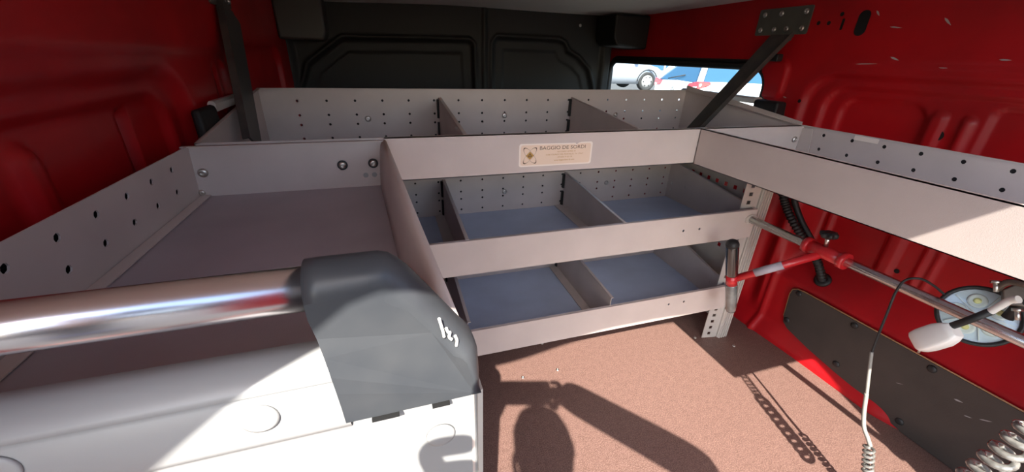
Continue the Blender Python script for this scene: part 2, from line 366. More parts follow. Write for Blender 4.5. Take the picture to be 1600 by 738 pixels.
# ------------------------------------------------------------------ shelving unit across the van
YF, YB = .905, 1.435
su = thing('shelving_unit', 'grey three-tier metal shelving unit across the front of the van', 'shelf', (.45, .93, 0))
def hem(B, a, b, inward, w=.009, t=.0025):   # folded lip along a top edge
    a, b = V(a), V(b); B.slab([a, b, b + V(inward) * w, a + V(inward) * w], (0, 0, -t))
tiers = [  # front x0,x1, back x0,x1, zfront bottom/top, zback bottom/top
    (.003, 1.243, -.348, 1.236, .727, .827, .705, .886),
    (.003, 1.172, -.02, 1.238, .452, .554, .415, .592),
    (.003, 1.152, -.02, 1.238, .160, .257, .112, .300)]
for k, (fx0, fx1, bx0, bx1, f0, f1, b0, b1) in enumerate(tiers):
    lx = -.348 if k == 0 else fx0
    # floor
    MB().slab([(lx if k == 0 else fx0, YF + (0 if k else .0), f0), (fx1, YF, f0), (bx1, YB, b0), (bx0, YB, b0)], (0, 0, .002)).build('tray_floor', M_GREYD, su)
    # front flange
    q = [(fx0, YF, f0), (fx1, YF, f0), (fx1, YF, f1), (fx0, YF, f1)]
    if k:
        hx = (.88, .943) if k == 1 else (.892, .956)
        holed(q, [h - fx0 for h in hx], [.055 if k == 1 else .063], .0042, .002, 'front_panel', M_GREY, su)
    else: MB().slab(q, (0, .002, 0)).build('front_panel', M_GREY, su)
    B = MB(); hem(B, q[3], q[2], (0, 1, 0)); B.build('front_lip', M_GREY, su)
    if k == 0:
        MB().slab([(-.348, YF, f0), (0, YF, f0), (0, YF, f1), (-.348, YF, f1)], (0, .002, 0)).build('front_panel', M_GREY, su)
    # back wall with punched rows
    qb = [(bx0, YB, b0), (bx1, YB, b0), (bx1, YB, b1), (bx0, YB, b1)]
    us = [x - bx0 for x in [-.331 + .0855 * i for i in range(19)] if bx0 + .02 < x < bx1 - .02]
    H = b1 - b0; vs = [H - .038 - e for e in (0, .044, .074, .118)]
    holed(qb, us, vs, .0042, .002, 'back_panel', M_GREY, su)
    B = MB(); hem(B, qb[3], qb[2], (0, -1, 0), .007); B.build('back_lip', M_GREY, su)
    # sides
    for side, (xf, xb) in enumerate(((lx, bx0), (fx1, bx1))):
        if k and side == 0: continue
        q = [(xf, YF, f0), (xb, YB, b0), (xb, YB, b1), (xf, YF, f1)]
        if side: holed(q, [.10, .40], [.06, .11] if k == 0 else [.05, .10], .004, .002, 'side_panel', M_GREY, su, skip=((0, 1),))
        else: MB().slab(q, (.002, 0, 0)).build('side_panel', M_GREY, su)
        B = MB(); s = 1 if side == 0 else -1; q2 = [V(q[3]), V(q[2])]
        B.slab([q2[0], q2[1], q2[1] + V((s * .009, 0, 0)), q2[0] + V((s * .009, 0, 0))], (0, 0, -.002)); B.build('side_lip', M_GREY, su)
    # dividers with black clips
    for (xb, xf) in ((.197, .178), (.703, .656)):
        zt_b = b1 - .028; zt_f = f1 + .001
        if k == 2: zt_f = f1 + .03
        yf = YF + .006
        d = MB().slab([(xf, yf, f0 + .004), (xb, YB - .004, b0 + .004), (xb, YB - .004, zt_b), (xf, yf, zt_f)], (.0018, 0, 0))
        dv = d.build('divider', M_GREY, su)
        e = MB().slab([(xf, yf, f0 + .004), (xb, YB - .004, b0 + .004), (xb - .035, YB - .004, b0 + .004), (xf - .035, yf, f0 + .004)], (0, 0, .0018)); e.build('foot_flange', M_GREY, dv)
        e = MB().slab([(xf, yf, zt_f), (xb, YB - .004, zt_b), (xb + .010, YB - .004, zt_b), (xf + .010, yf, zt_f)], (0, 0, -.0018)); e.build('top_flange', M_GREY, dv)
        hz = (zt_b - b0) / 2
        for c in range(2):
            z0 = b0 + .008 + c * hz
            MB().box((xb - .007, YB - .016, z0), (xb + .006, YB - .001, z0 + hz - .014)).build('clip', M_RUB, dv, bevel=.001)
for x, z in ((-.041, .79), (.438, .794), (.911, .79), (.445, .497), (.911, .503)):
    bolt((x, YB - .001, z), (0, -1, 0), .010, su)
for x, y, z in ((1.16, .96, .50), (1.237, 1.40, .49), (1.237, 1.40, .46), (1.14, .95, .215)):
    bolt((x - .004, y, z), (-1, 0, 0), .006, su)
for x, z in ((.185, .35),): pass
# right hand upright: ribbed aluminium profile and slotted flange
B = MB(); prof = []
x0, x1, y0, y1 = 1.186, 1.230, .912, .952
nr = 4; w = (x1 - x0) / nr
for i in range(nr):
    a = x0 + i * w; prof += [(a, y0 + .006), (a + w * .22, y0 + .006), (a + w * .30, y0), (a + w * .78, y0), (a + w * .86, y0 + .006)]
prof += [(x1, y0 + .006), (x1, y1), (x0, y1)]
B.prism([(x, y, 0) for x, y in prof], (0, 0, .726)); B.build('upright_post', M_ALU, su)
holed([(1.125, .935, 0), (1.184, .925, 0), (1.184, .925, .726), (1.125, .935, .726)], [.026], [.02 + .029 * i for i in range(24)], .0065, .003, 'slotted_flange', M_ALU, su, square=True)
# side frame behind the tiers with square holes
holed([(1.247, .96, .02), (1.247, 1.42, .02), (1.247, 1.42, .70), (1.247, .96, .70)], [.03 + .045 * i for i in range(9)], [.10, .18, .31, .37, .55, .59], .008, .002, 'side_frame', M_ALU, su, square=True)
MB().box((1.238, 1.40, 0), (1.252, 1.435, .70)).build('rear_post', M_ALU, su)
# sticker
stk = thing('maker_sticker', 'cream sticker with orbit emblem on top front flange of shelving', 'sticker', (.42, .9045, .773))
def P3(x, z, o=0): return (x, .9045 - .0006 - o, z)
def sheet_loop(lp, y, th=.0003): return MB().prism([(x, y, z) for x, z in lp], (0, -th, 0))
SX0, SX1, SZ0, SZ1 = .316, .518, .744, .802
notch = lambda L: L
lp = rrloop(SX0, SX1, SZ0, SZ1, .006, 5)
top = [(p) for p in lp]
# torn notch in the upper edge
lp2 = []
for i, (x, z) in enumerate(lp):
    lp2.append((x, z))
    if i == 5: lp2 += [(.486, SZ1), (.478, SZ1 - .002), (.472, SZ1 - .0065), (.468, SZ1 - .002)]
sheet_loop(lp2, .9047).build('sticker_base', M_STKW, stk)
lp3 = [(.417 + (x - .417) * .955, .773 + (z - .773) * .87) for x, z in lp2]
sheet_loop(lp3, .90435, .0002).build('printed_face', M_STK, stk)
B = MB()
for sgn in (1, -1):                          # two crossed orbits, thick at the outer ends
    cx, cz = .345, .772; n = 40; a, b = .0245, .0085; ang = sgn * math.radians(50)
    for i in range(n):
        q = []
        for t, k in ((i, 1), (i + 1, 1), (i + 1, -1), (i, -1)):
            th = 2 * math.pi * t / n; wd = .0003 + .0011 * abs(math.cos(th)) ** 4
            ex, ez = (a + k * wd) * math.cos(th), (b + k * wd * .6) * math.sin(th)
            q.append((cx + ex * math.cos(ang) - ez * math.sin(ang), .90405, cz + ex * math.sin(ang) + ez * math.cos(ang)))
        B.add(q, [(0, 1, 2, 3)])
B.build('orbit_emblem', M_INK, stk)
B = MB(); r = .0105; B.add([(.345 - r, .9040, .772), (.345, .9040, .772 - r), (.345 + r, .9040, .772), (.345, .9040, .772 + r)], [(0, 1, 2, 3)]); B.build('emblem_diamond', M_GOLD, stk)
B = MB()
for dx, dz in ((0, .0035), (-.0045, -.0005), (-.0018, -.0005), (.0018, -.0005), (.0045, -.0005), (-.004, -.003), (-.0013, -.003), (.0013, -.003), (.004, -.003)):
    B.disc((.345 + dx, .90385, .772 + dz), (0, -1, 0), .0013 if dz < .003 else .002, 8)
B.build('emblem_dots', M_INK, stk)
def text(s, x, z, size, parent, m, y=.90395, name='lettering', align='LEFT', wx=1.0):
    cu = bpy.data.curves.new(name, 'FONT'); cu.body = s; cu.size = size; cu.align_x = align; cu.extrude = .00003
    o = bpy.data.objects.new(name, cu); COL.objects.link(o)
    bpy.context.view_layer.update()
    me = bpy.data.meshes.new_from_object(o.evaluated_get(bpy.context.evaluated_depsgraph_get())); bpy.data.objects.remove(o)
    org = wloc(parent); o = bpy.data.objects.new(name, me); COL.objects.link(o); o.parent = parent
    me.transform(Matrix.Translation(V((x, y, z)) - org) @ Matrix.Rotation(math.pi / 2, 4, 'X') @ Matrix.Diagonal((wx, 1, 1, 1)))
    me.materials.clear(); me.materials.append(m); return o
text('BAGGIO DE SORDI', .3695, .7855, .0125, stk, M_INK, wx=1.22)
text('VIA CORSO ALPINI, 18', .444, .7775, .0052, stk, M_GOLD, align='CENTER')
text('31040 VOLPAGO DEL MONTELLO, TV - ITALY', .440, .7705, .0052, stk, M_GOLD, align='CENTER')
text('+39 0423 77 621 18', .440, .7635, .0052, stk, M_GOLD, align='CENTER')
text('www.baggiodesordi.com', .440, .7560, .0058, stk, M_GOLD, align='CENTER')

# ------------------------------------------------------------------ left cabinet with deep top tray
lc = thing('side_cabinet', 'grey side cabinet with deep open top tray along left wall', 'cabinet', (-.16, .5, 0))
YN = .187
RX = lambda y: .003 + (.885 - y) / .70 * .036   # the right wall of the tray runs slightly outwards
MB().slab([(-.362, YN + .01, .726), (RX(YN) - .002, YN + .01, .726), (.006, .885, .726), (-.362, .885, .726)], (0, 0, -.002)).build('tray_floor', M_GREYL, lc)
MB().slab([(-.362, .885, .70), (.004, .885, .70), (.004, .885, .826), (-.362, .885, .826)], (0, .002, 0)).build('back_panel', M_GREY, lc)
B = MB(); hem(B, (-.362, .887, .826), (.004, .887, .826), (0, -1, 0), .010); B.build('back_lip', M_GREY, lc)
holed([(-.364, YN + .02, .726), (-.358, .885, .726), (-.352, .885, .826), (-.352, YN + .02, .826)], [.268 - .206 + .0705 * i - .03 for i in range(-0, 9)], [.037, .077], .0055, .002, 'left_panel', M_GREY, lc)
MB().slab([(-.368, YN + .02, .75), (-.364, .88, .75), (-.358, .88, .82), (-.358, YN + .02, .82)], (-.002, 0, 0)).build('hole_shade_strip', M_RUB, lc)  # added black sheet, stands in for shade behind the punched holes
MB().slab([(-.362, YN + .02, .7275), (-.355, .884, .7275), (-.338, .884, .7275), (-.342, YN + .02, .7275)], (0, 0, .0012)).build('left_foot', M_GREY, lc)
# right wall with a rounded, outward leaning top
B = MB(); n = 6; rows = []
sec = [(-.010, .727), (-.008, .76), (-.004, .80), (-.001, .816), (.0025, .8235), (.007, .826), (.0105, .8235), (.012, .818), (.012, .70)]
ys = [.2215, .3, .45, .6, .75, .885]
vs = [(RX(y) + dx - .008, y, z) for y in ys for dx, z in sec]; k = len(sec)
B.add(vs, [(i * k + j, i * k + j + 1, (i + 1) * k + j + 1, (i + 1) * k + j) for i in range(len(ys) - 1) for j in range(k - 1)], True)
B.build('right_panel', M_GREY, lc, solid=.0015)
MB().slab([(.0405, YN + .002, 0), (.012, .904, 0), (.012, .904, .80), (.0405, YN + .002, .795)], (-.002, 0, 0)).build('side_panel', M_GREY, lc)
# near face: pale panel, rolled lip above a crease, raised band
B = MB(); xs = [-.37, -.30, -.2, -.1, -.05, -.0365]
sec = lambda s: [(YN + .030, .820), (YN + .030, .8355), (YN + .026, .8395), (YN + .016, .8400), (YN + .006, .8375), (YN + .0005, .8325), (YN - .0008, .829), (YN + .0010, .8275), (YN - .0006, .8262), (YN - .0006, .7945), (YN + .0006, .7905), (YN + s, .7895), (YN + s, .787), (YN + s, .784), (YN + s, .0)]
k = len(sec(0)); vs = []
for x in xs:
    s = .0022
    vs += [(x, y, z) for y, z in sec(s)]
B.add(vs, [(i * k + j, i * k + j + 1, (i + 1) * k + j + 1, (i + 1) * k + j) for i in range(len(xs) - 1) for j in range(k - 1)], True)
B.slab([(-.0365, YN + .0022, 0), (.0425, YN + .0022, 0), (.0425, YN + .0022, .7982), (-.0365, YN + .0022, .7982)], (0, .002, 0))
rp = B.build('rear_panel', M_WHITE, lc); tag(rp, 'pale lacquered end panel with rolled top edge')
for x, z, mm in ((-.081, .8135, M_PLUGG), (.0165, .7625, M_WHITE), (-.190, .8155, M_PLUGG)):
    yb = YN if z < .79 else YN - .0018
    MB().lathe((x, yb + .001, z), (0, -1, 0), [(0, .0098), (.0012, .0096), (.0017, .008), (.0018, .003)], 28).build('hole_plug', mm, rp)
MB().slab([(.0425, YN, .0), (.046, YN, .0), (.046, YN, .797), (.0425, YN, .797)], (0, .02, 0)).build('corner_strip', M_ALU, lc)
for x, z in ((-.346, .774), (-.358, .734)): bolt((x + .006, .884, z), (0, -1, 0), .009 if z > .75 else .006, lc)
for x, z in ((-.088, .776), (-.026, .777)): 
    MB().cyl((x, .8845, z), (x, .883, z), .0105).build('washer', M_RUB, lc); bolt((x, .883, z), (0, -1, 0), .0075, lc)
for x in (-.044, -.026, -.010): MB().disc((x, .8838, .7515), (0, -1, 0), .0055, 14).build('blind_hole', M_PLUGG, lc)

# grab handle: tube and moulded black end cap
gh = thing('grab_handle', 'satin metal tube with moulded black end cap across near edge of left cabinet', 'handle', (-.1, .206, .84))
TY, TZ = .206, .8805
MB().cyl((-.40, TY, TZ), (-.040, TY, TZ), .0126, n=40).build('tube', M_TUBE, gh)
# cap outline in x,z : (x, z, rounding of that edge)
out = [(-.0385, .7985, 0, 0)]
def lerp(a, b, t): return a + (b - a) * t
for t in [i / 6 for i in range(1, 7)]: out.append((lerp(-.0385, -.0475, t) + .0016 * math.sin(t * math.pi), lerp(.7985, .870, t), 0, 0))
out += [(-.0478, .880, 0, 0), (-.0478, .8968, 0, 1)]
for t in [i / 5 for i in range(1, 6)]: out.append((lerp(-.0478, -.010, t), .8972 - .0001 * t, 0, 1))
out += [(-.004, .8955, .5, 1), (.001, .8915, 1, 1), (.006, .886, 1, .9)]
for t in [i / 5 for i in range(1, 6)]: out.append((lerp(.006, .036, t), lerp(.886, .842, t), .9, .65))
out += [(.0415, .8345, 1, .3), (.0445, .826, 1, 0), (.0450, .812, .6, 0), (.0450, .8, .6, 0), (.0440, .7985, 0, 0)]
RC = .0165
def caploops():
    Ls = []; n = 10
    for k in range(0, 2 * n + 1):
        th = -math.pi / 2 + math.pi * k / (2 * n) if False else math.pi * k / (2 * n)
        # th 0 = back, pi = front
        off = 1 - math.sin(th) if True else 0
        y = TY + RC * math.cos(th); L = []
        for x, z, rx, rz in out:
            L.append((x - rx * off * .0095, y + (0 if z > .86 else lerp(0, -.0065, min(1, (.86 - z) / .03)) * (1 if th > math.pi / 2 else 0)), z - rz * off * RC))
        Ls.append(L)
    return Ls
Ls = caploops(); k = len(out); B = MB()
vs = [p for L in Ls for p in L]
B.add(vs, [(i * k + j, i * k + (j + 1) % k, (i + 1) * k + (j + 1) % k, (i + 1) * k + j) for i in range(len(Ls) - 1) for j in range(k)], True)
b0 = 0; B.f.append(list(range(k))[::-1]); B.sm.append(False); B.f.append([(len(Ls) - 1) * k + j for j in range(k)]); B.sm.append(False)
cap = B.build('end_cap', M_BLKG, gh); tag(cap, 'moulded black plastic end cap')
# raised marks on the slanted face of the cap
def mark(pts, name='raised_mark'):
    P = []
    for x, y in pts:
        q = at(x, y, 1, .1865); P.append(q)
    MB().tube(smooth_path(P, 5), .0010, 6).build(name, M_EMB, cap)
mark([(686, 498), (689, 508), (692, 518), (694, 527)]); mark([(697, 513), (700, 519), (703, 520), (702, 527), (706, 531)]); mark([(711, 525), (714, 532), (713, 541)])
for xa, xb in ((-.024, -.008), (.012, .023)): MB().box((xa, YN - .0062, .7965), (xb, YN + .001, .7984)).build('clip_slot', M_HOLE, cap)

# ------------------------------------------------------------------ right hand tray
rt = thing('side_tray', 'long pale grey metal tray along the right red wall', 'tray', (1.05, .5, .727))
XN, XW, YE = .856, 1.250, .05
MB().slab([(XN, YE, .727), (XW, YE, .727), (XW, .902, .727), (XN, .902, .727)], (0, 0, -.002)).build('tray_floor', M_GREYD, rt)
MB().slab([(XN, YE, .725), (XN, .903, .725), (XN, .903, .827), (XN, YE, .827)], (.002, 0, 0)).build('near_panel', M_GREY, rt)
B = MB(); hem(B, (XN, YE, .827), (XN, .903, .827), (1, 0, 0), .010); B.build('near_lip', M_GREY, rt)
holed([(XW, YE, .725), (XW, .935, .725), (XW, .935, .828), (XW, YE, .828)], [.834 - .0798 * i - YE for i in range(9, -1, -1)], [.043, .084], .0052, .002, 'wall_side_panel', M_GREY, rt)
MB().slab([(XW + .003, YE, .76), (XW + .003, .90, .76), (XW + .003, .90, .82), (XW + .003, YE, .82)], (.002, 0, 0)).build('hole_shade_strip', M_RUB, rt)  # added black sheet so the wall side holes read dark
B = MB(); hem(B, (XW, YE, .828), (XW, .935, .828), (-1, 0, 0), .004); B.build('wall_side_lip', M_GREY, rt)
MB().slab([(XN, .903, .727), (XW, .903, .727), (XW, .903, .825), (XN, .903, .825)], (0, -.0018, 0)).build('end_panel', M_GREY, rt)
MB().slab([(XN, YE, .727), (XW, YE, .727), (XW, YE, .827), (XN, YE, .827)], (0, -.002, 0)).build('rear_end_panel', M_GREY, rt)
MB().slab([(XW - .003, .858, .745), (XW - .003, .900, .735), (XW - .003, .900, .820), (XW - .003, .868, .820)], (-.002, 0, 0)).build('corner_bracket', M_GREY, rt)
bolt((XW - .025, .900, .785), (0, -1, 0), .009, rt)
MB().slab([(XN + .01, YE, .7285), (XN + .03, YE, .7285), (XN + .03, .90, .7285), (XN + .01, .90, .7285)], (0, 0, .001)).build('near_foot', M_GREY, rt)
tag(MB().prism([(XW - .0026, y, z) for y, z in rrloop(.69, .75, .813, .826, .002, 3)], (-.0004, 0, 0)).build('blank_sticker', M_STKW, origin=(XW, .72, .82)), 'small blank pale sticker on wall side of right tray', 'sticker')

# ------------------------------------------------------------------ board over the wheel arch
bd = thing('arch_board', 'dark brown board screwed over the red wheel arch', 'panel', (1.396, .3, .12))
pts = [(-.13, .262), (.80, .250), (.828, .246), (.842, .235), (.846, .215), (.838, .12), (.832, .098), (.81, .082), (.72, .060), (.62, .043), (.525, .032), (.46, .012), (.40, .002), (-.13, .002)]
MB().prism([(1.398, y, z) for y, z in pts], (-.006, 0, 0)).build('board', M_BOARD, bd, bevel=.0015)
MB().tube([(1.395, y, z + .002) for y, z in ((-.13, .262), (.80, .250), (.828, .247), (.844, .235), (.848, .215), (.840, .12))], .0022, 6).build('edge_trim', mat('raw_board_edge', (.32, .16, .07), .6), bd)
for y, z in ((.817, .236), (.821, .114), (.625, .236), (.623, .075), (.422, .238), (.420, .032), (.22, .24), (.22, .03)):
    MB().lathe((1.392, y, z), (-1, 0, 0), [(0, .011), (.002, .0105), (.0045, .007), (.005, .003)], 18).build('screw_cap', M_RUB, bd)

# ------------------------------------------------------------------ chrome rail, red clamp with handle
rl = thing('chrome_rail', 'round steel rail running below right tray from the shelf end', 'rail', (1.15, .45, .523))
MB().cyl((1.15, -.10, .521), (1.15, .902, .521), .0125, n=24).build('rail_tube', M_CHR, rl)
MB().prism([(1.15 + .024 * math.cos(a), .899, .521 + .017 * math.sin(a)) for a in [i * math.pi / 8 for i in range(16)]], (0, .004, 0)).build('end_plate', M_ALU, rl)
MB().box((1.135, -.125, .50), (1.165, -.10, .545)).build('end_block', M_ALU, rl, bevel=.002)
cl = thing('clamp_handle', 'red painted clamp arm with black knob and grip on steel rail', 'clamp', (1.15, .66, .523))
MB().cyl((1.15, .595, .521), (1.15, .705, .521), .0195, n=8).build('collar', M_REDB, cl)
for y in (.601, .700): MB().cyl((1.15, y - .008, .521), (1.15, y + .008, .521), .023, n=24).build('collar_ring', M_REDB, cl)
GY = .80
gt, gm, gb = at(1145, 377, 1, GY), at(1143, 437, 1, GY), at(1142, 486, 1, GY)
MB().cyl((1.146, .655, .515), gm, .0115, n=16).build('arm', M_REDB, cl)
ax = (gm - V((1.146, .655, .515))); mid = V((1.146, .655, .515)) + ax * .40; m2 = V((1.146, .655, .515)) + ax * .72
MB().cyl(mid, m2, .0122, n=16).build('arm_label', mat('grey_tape', (.42, .38, .42), .5), cl)
up = (gt - gb).normalized()
MB().cyl(gm - up * .018, gm + up * .018, .0165, n=20).build('ring', M_REDB, cl)
Lg = (gt - gm).length; M_GRIP = mat('smoked_grip', (.012, .014, .014), .14, coat=1)
MB().lathe(gm + up * .016, up, [(0, .0135), (.006, .0175), (Lg - .035, .0185), (Lg - .03, .0190)], 24).build('upper_grip', M_GRIP, cl)
MB().lathe(gm + up * (Lg - .016), up, [(0, .0190), (.006, .0190), (.012, .0170), (.017, .012), (.0185, .004)], 24).build('grip_top', M_RUB, cl)
Lb = (gb - gm).length
MB().lathe(gm - up * .016, -up, [(0, .0150), (.004, .0175), (.008, .018), (Lb - .03, .0172), (Lb - .02, .015), (Lb - .016, .009)], 24).build('lower_grip', mat('grey_clear_grip', (.22, .23, .22), .10, coat=1, noise=.5, nscale=30), cl)
kp = V((1.147, .655, .54)); kn = V((-.05, .05, 1)).normalized()
MB().cyl(kp, kp + kn * .030, .0055).build('knob_stem', M_ZINC, cl)
B = MB(); nk = 48; L1 = []
u = kn.orthogonal().normalized(); w_ = kn.cross(u)
prk = [(.024, .55), (.028, .9), (.034, 1), (.040, .95), (.043, .6)]
vs = []
for d, s in prk:
    for j in range(nk):
        a = 2 * math.pi * j / nk; r = (.0205 + .0028 * math.cos(6 * a)) * s; vs.append(kp + kn * d + (u * math.cos(a) + w_ * math.sin(a)) * r)
B.add(vs, [(i * nk + j, i * nk + (j + 1) % nk, (i + 1) * nk + (j + 1) % nk, (i + 1) * nk + j) for i in range(len(prk) - 1) for j in range(nk)], True)
B.f.append(list(range(nk))[::-1]); B.sm.append(False); B.f.append([(len(prk) - 1) * nk + j for j in range(nk)]); B.sm.append(False)
B.build('star_knob', M_RUB, cl)

# ------------------------------------------------------------------ work lamp
lampc = V((1.215, .352, .505)); ln = (C0 + V((.15, -.1, .0)) - lampc).normalized()
wl = thing('work_lamp', 'round black work lamp with four visible LEDs behind the steel rail', 'lamp', lampc)
MB().lathe(lampc - ln * .03, ln, [(0, .030), (.006, .050), (.022, .0655), (.030, .067), (.034, .066), (.034, .0595), (.026, .0585), (.012, .05)], 48).build('housing', M_RUB, wl)
MB().lathe(lampc - ln * .004, ln, [(-.001, .0585), (0, .0585), (.0005, .057)], 48).build('reflector', M_REFL, wl)
uu = ray(1583, 495) - ray(1520, 490); uu = (uu - ln * uu.dot(ln)).normalized(); vv = ln.cross(uu)
for i in range(5):
    a = math.radians(72 * i + 18); c = lampc + (uu * math.cos(a) + vv * math.sin(a)) * .033 - ln * .003
    q = MB().lathe(c, ln, [(0, .016), (.002, .0155), (.003, .012), (.0015, .009)], 24).build('led_cup', M_LEDR, wl)
    MB().lathe(c + ln * .001, ln, [(0, .0068), (.002, .006), (.0035, .003)], 14).build('led', M_LED, q)
for i in range(5):
    a = math.radians(72 * i - 18); MB().slab([lampc + (uu * math.cos(a) * r + vv * math.sin(a) * r) + (vv * math.cos(a) - uu * math.sin(a)) * s - ln * .003 for r, s in ((.008, -.001), (.054, -.001), (.054, .001), (.008, .001))], ln * .003).build('reflector_rib', M_LEDR, wl)
MB().lathe(lampc + ln * .001, ln, [(0, .0562), (.0012, .0562)], 40).build('lens', M_GLASS, wl)
M_OLD = mat('worn_brown_steel', (.20, .16, .13), .35, metal=.7, noise=.4, nscale=40)
c0 = at(1588, 462, 0, 1.21)
MB().prism([c0 + uu * a + vv * b for a, b in ((-.018, -.022), (.05, -.022), (.05, .022), (.0, .024), (-.018, .010))], ln * -.018).build('clamp_block', M_OLD, wl, bevel=.003)
MB().tube(smooth_path([at(1558, 452, 0, 1.205), at(1568, 444, 0, 1.20), at(1582, 441, 0, 1.20), at(1604, 446, 0, 1.20)], 6), .0065, 10).build('clamp_arm', M_OLD, wl)
for px, py in ((1556, 449), (1590, 493)):
    p = at(px, py, 0, 1.195); MB().cyl(p - vv * .010, p + vv * .012, .0042, n=8).cyl(p + vv * .008, p + vv * .014, .008, n=6).build('clamp_bolt', M_ZINC, wl)
MB().tube([at(1574, 497, 0, 1.22), at(1592, 478, 0, 1.22), at(1612, 470, 0, 1.22)], .010, 10).build('clamp_jaw', M_RUB, wl)

# lamp cord: black, then pale sleeve, then coil
def xyz(px, py, x): return at(px, py, 0, x)
cp = [xyz(1474, 459, 1.17), xyz(1458, 446, 1.12), xyz(1438, 436, 1.08), xyz(1415, 438, 1.065), xyz(1400, 456, 1.06), xyz(1386, 490, 1.056), xyz(1370, 530, 1.057), xyz(1362, 552, 1.058)]
cd = thing('lamp_cord', 'thin black cord in pale sleeve hanging down from the work lamp', 'cord', xyz(1360, 560, 1.058))
MB().tube(smooth_path(cp, 8), .0026, 8).build('black_cord', M_RUB, cd)
sp = [xyz(1362, 550, 1.058), xyz(1357, 590, 1.057), xyz(1354, 618, 1.056)]; MB().tube(smooth_path(sp, 6), .0038, 8).build('upper_sleeve', M_CORD, cd)
sp = [xyz(1354, 615, 1.056), xyz(1350, 645, 1.054), xyz(1350, 668, 1.051), xyz(1356, 685, 1.048), xyz(1360, 698, 1.046)]; MB().tube(smooth_path(sp, 6), .0046, 8).build('lower_sleeve', M_CORD, cd)
def helix(a, b, r, turns, wire, n=14, sag=None):
    a, b = V(a), V(b); t = (b - a).normalized(); u = t.orthogonal().normalized(); w = t.cross(u); out = []
    N = int(turns * n)
    for i in range(N + 1):
        f = i / N; p = a.lerp(b, sag(f) if sag else f); an = 2 * math.pi * turns * f
        out.append(p + (u * math.cos(an) + w * math.sin(an)) * r)
    return out
MB().tube(helix(xyz(1358, 697, 1.046), V((1.04, .285, .012)), .0095, 13, .0036, 12), .0036, 7).build('coiled_tail', M_COIL, cd)
# second coiled cable: hangs from the end of the right tray
cc = thing('coiled_cable', 'thick shiny coiled cable at lower right edge in front of board', 'cable', (.945, .17, .4))
pa, pb = xyz(1612, 676, .935), xyz(1528, 742, .950)
dirn = (pb - pa)
top = V((.915, .100, .722))
MB().tube([top] + smooth_path([top, top.lerp(pa, .5) + V((.004, .006, 0)), pa], 6), .003, 8).build('cable_lead', M_RUB, cc)
hp = helix(pa - dirn * .3, pb + dirn * .6, .0165, 8.5, .005, 20)
MB().tube(hp, .0060, 10).build('coil', M_COIL, cc)
hp = helix(V((.93, .16, .69)), pa - dirn * .3, .0135, 10, .003, 16, sag=lambda f: f ** .7)
MB().tube(hp, .0026, 6).build('stretched_coil', M_RUB, cc)
# white plug with black sleeve
pg = thing('white_plug', 'white plug with black sleeve hanging in front of the work lamp', 'plug', xyz(1462, 530, 1.07))
a_, b_ = xyz(1432, 536, 1.07), xyz(1494, 516, 1.07); dr = (b_ - a_).normalized(); upv = V((.12, -.18, 1)); upv = (upv - dr * upv.dot(dr)).normalized(); nn = dr.cross(upv)
prof = [(.000, .017, .013), (.003, .0215, .016), (.012, .0235, .018), (.034, .0235, .018), (.044, .020, .015), (.052, .014, .012)]
vs = []; n = 16
Lp = (b_ - a_).length
for d, h, t in prof:
    for j in range(n):
        a = 2 * math.pi * j / n; ca, sa = math.cos(a), math.sin(a)
        e = .38; vs.append(a_ + dr * (d / .052 * Lp) + upv * (h * math.copysign(abs(ca) ** e, ca)) + nn * (t * math.copysign(abs(sa) ** e, sa)))
B = MB().add(vs, [(i * n + j, i * n + (j + 1) % n, (i + 1) * n + (j + 1) % n, (i + 1) * n + j) for i in range(len(prof) - 1) for j in range(n)], True)
B.f.append(list(range(n))[::-1]); B.sm.append(False); B.f.append([(len(prof) - 1) * n + j for j in range(n)]); B.sm.append(False)
B.build('plug_body', M_WPL, pg)
MB().cyl(xyz(1442, 542, 1.07), xyz(1435, 551, 1.07), .0025).build('plug_pin', M_ZINC, pg)
MB().tube([xyz(1478, 513, 1.07), xyz(1512, 501, 1.07), xyz(1548, 487, 1.07)], .0068, 14).build('black_sleeve', M_RUB, pg)
MB().tube(smooth_path([xyz(1546, 488, 1.07), xyz(1565, 477, 1.07), xyz(1578, 470, 1.07), xyz(1592, 468, 1.068)], 5), [.0062] * 12 + [.007] * 4, 14).build('white_lead', M_WPL, pg)

# corrugated hose
hs = thing('corrugated_hose', 'black corrugated hose dropping into a grommet behind the rail', 'hose', xyz(1285, 437, 1.448))
hpts = smooth_path([V((1.33, 1.02, .72)), xyz(1223, 300, 1.35), xyz(1231, 330, 1.36), xyz(1248, 362, 1.37), xyz(1266, 390, 1.385), xyz(1278, 412, 1.405), xyz(1285, 438, 1.428)], 26)
rs = [.0145 if i % 4 in (0, 1) else .0118 for i in range(len(hpts))]
MB().tube(hpts, rs, 14).build('hose', M_RUB, hs)
gn = V((-.75, 0, .66)).normalized(); gp = xyz(1285, 437, 1.436)
MB().lathe(gp - gn * .006, gn, [(0, .026), (.006, .026), (.010, .022), (.011, .015)], 24).build('grommet', M_RUB, hs)
# second plain hose behind it
tag(MB().tube(smooth_path([V((1.37, 1.00, .72)), xyz(1240, 305, 1.375), xyz(1252, 345, 1.39), xyz(1268, 375, 1.41), xyz(1279, 404, 1.425)], 8), .010, 10).build('plain_hose', M_RUB, origin=(1.43, .9, .5)), 'smooth black hose running behind the corrugated hose', 'hose')

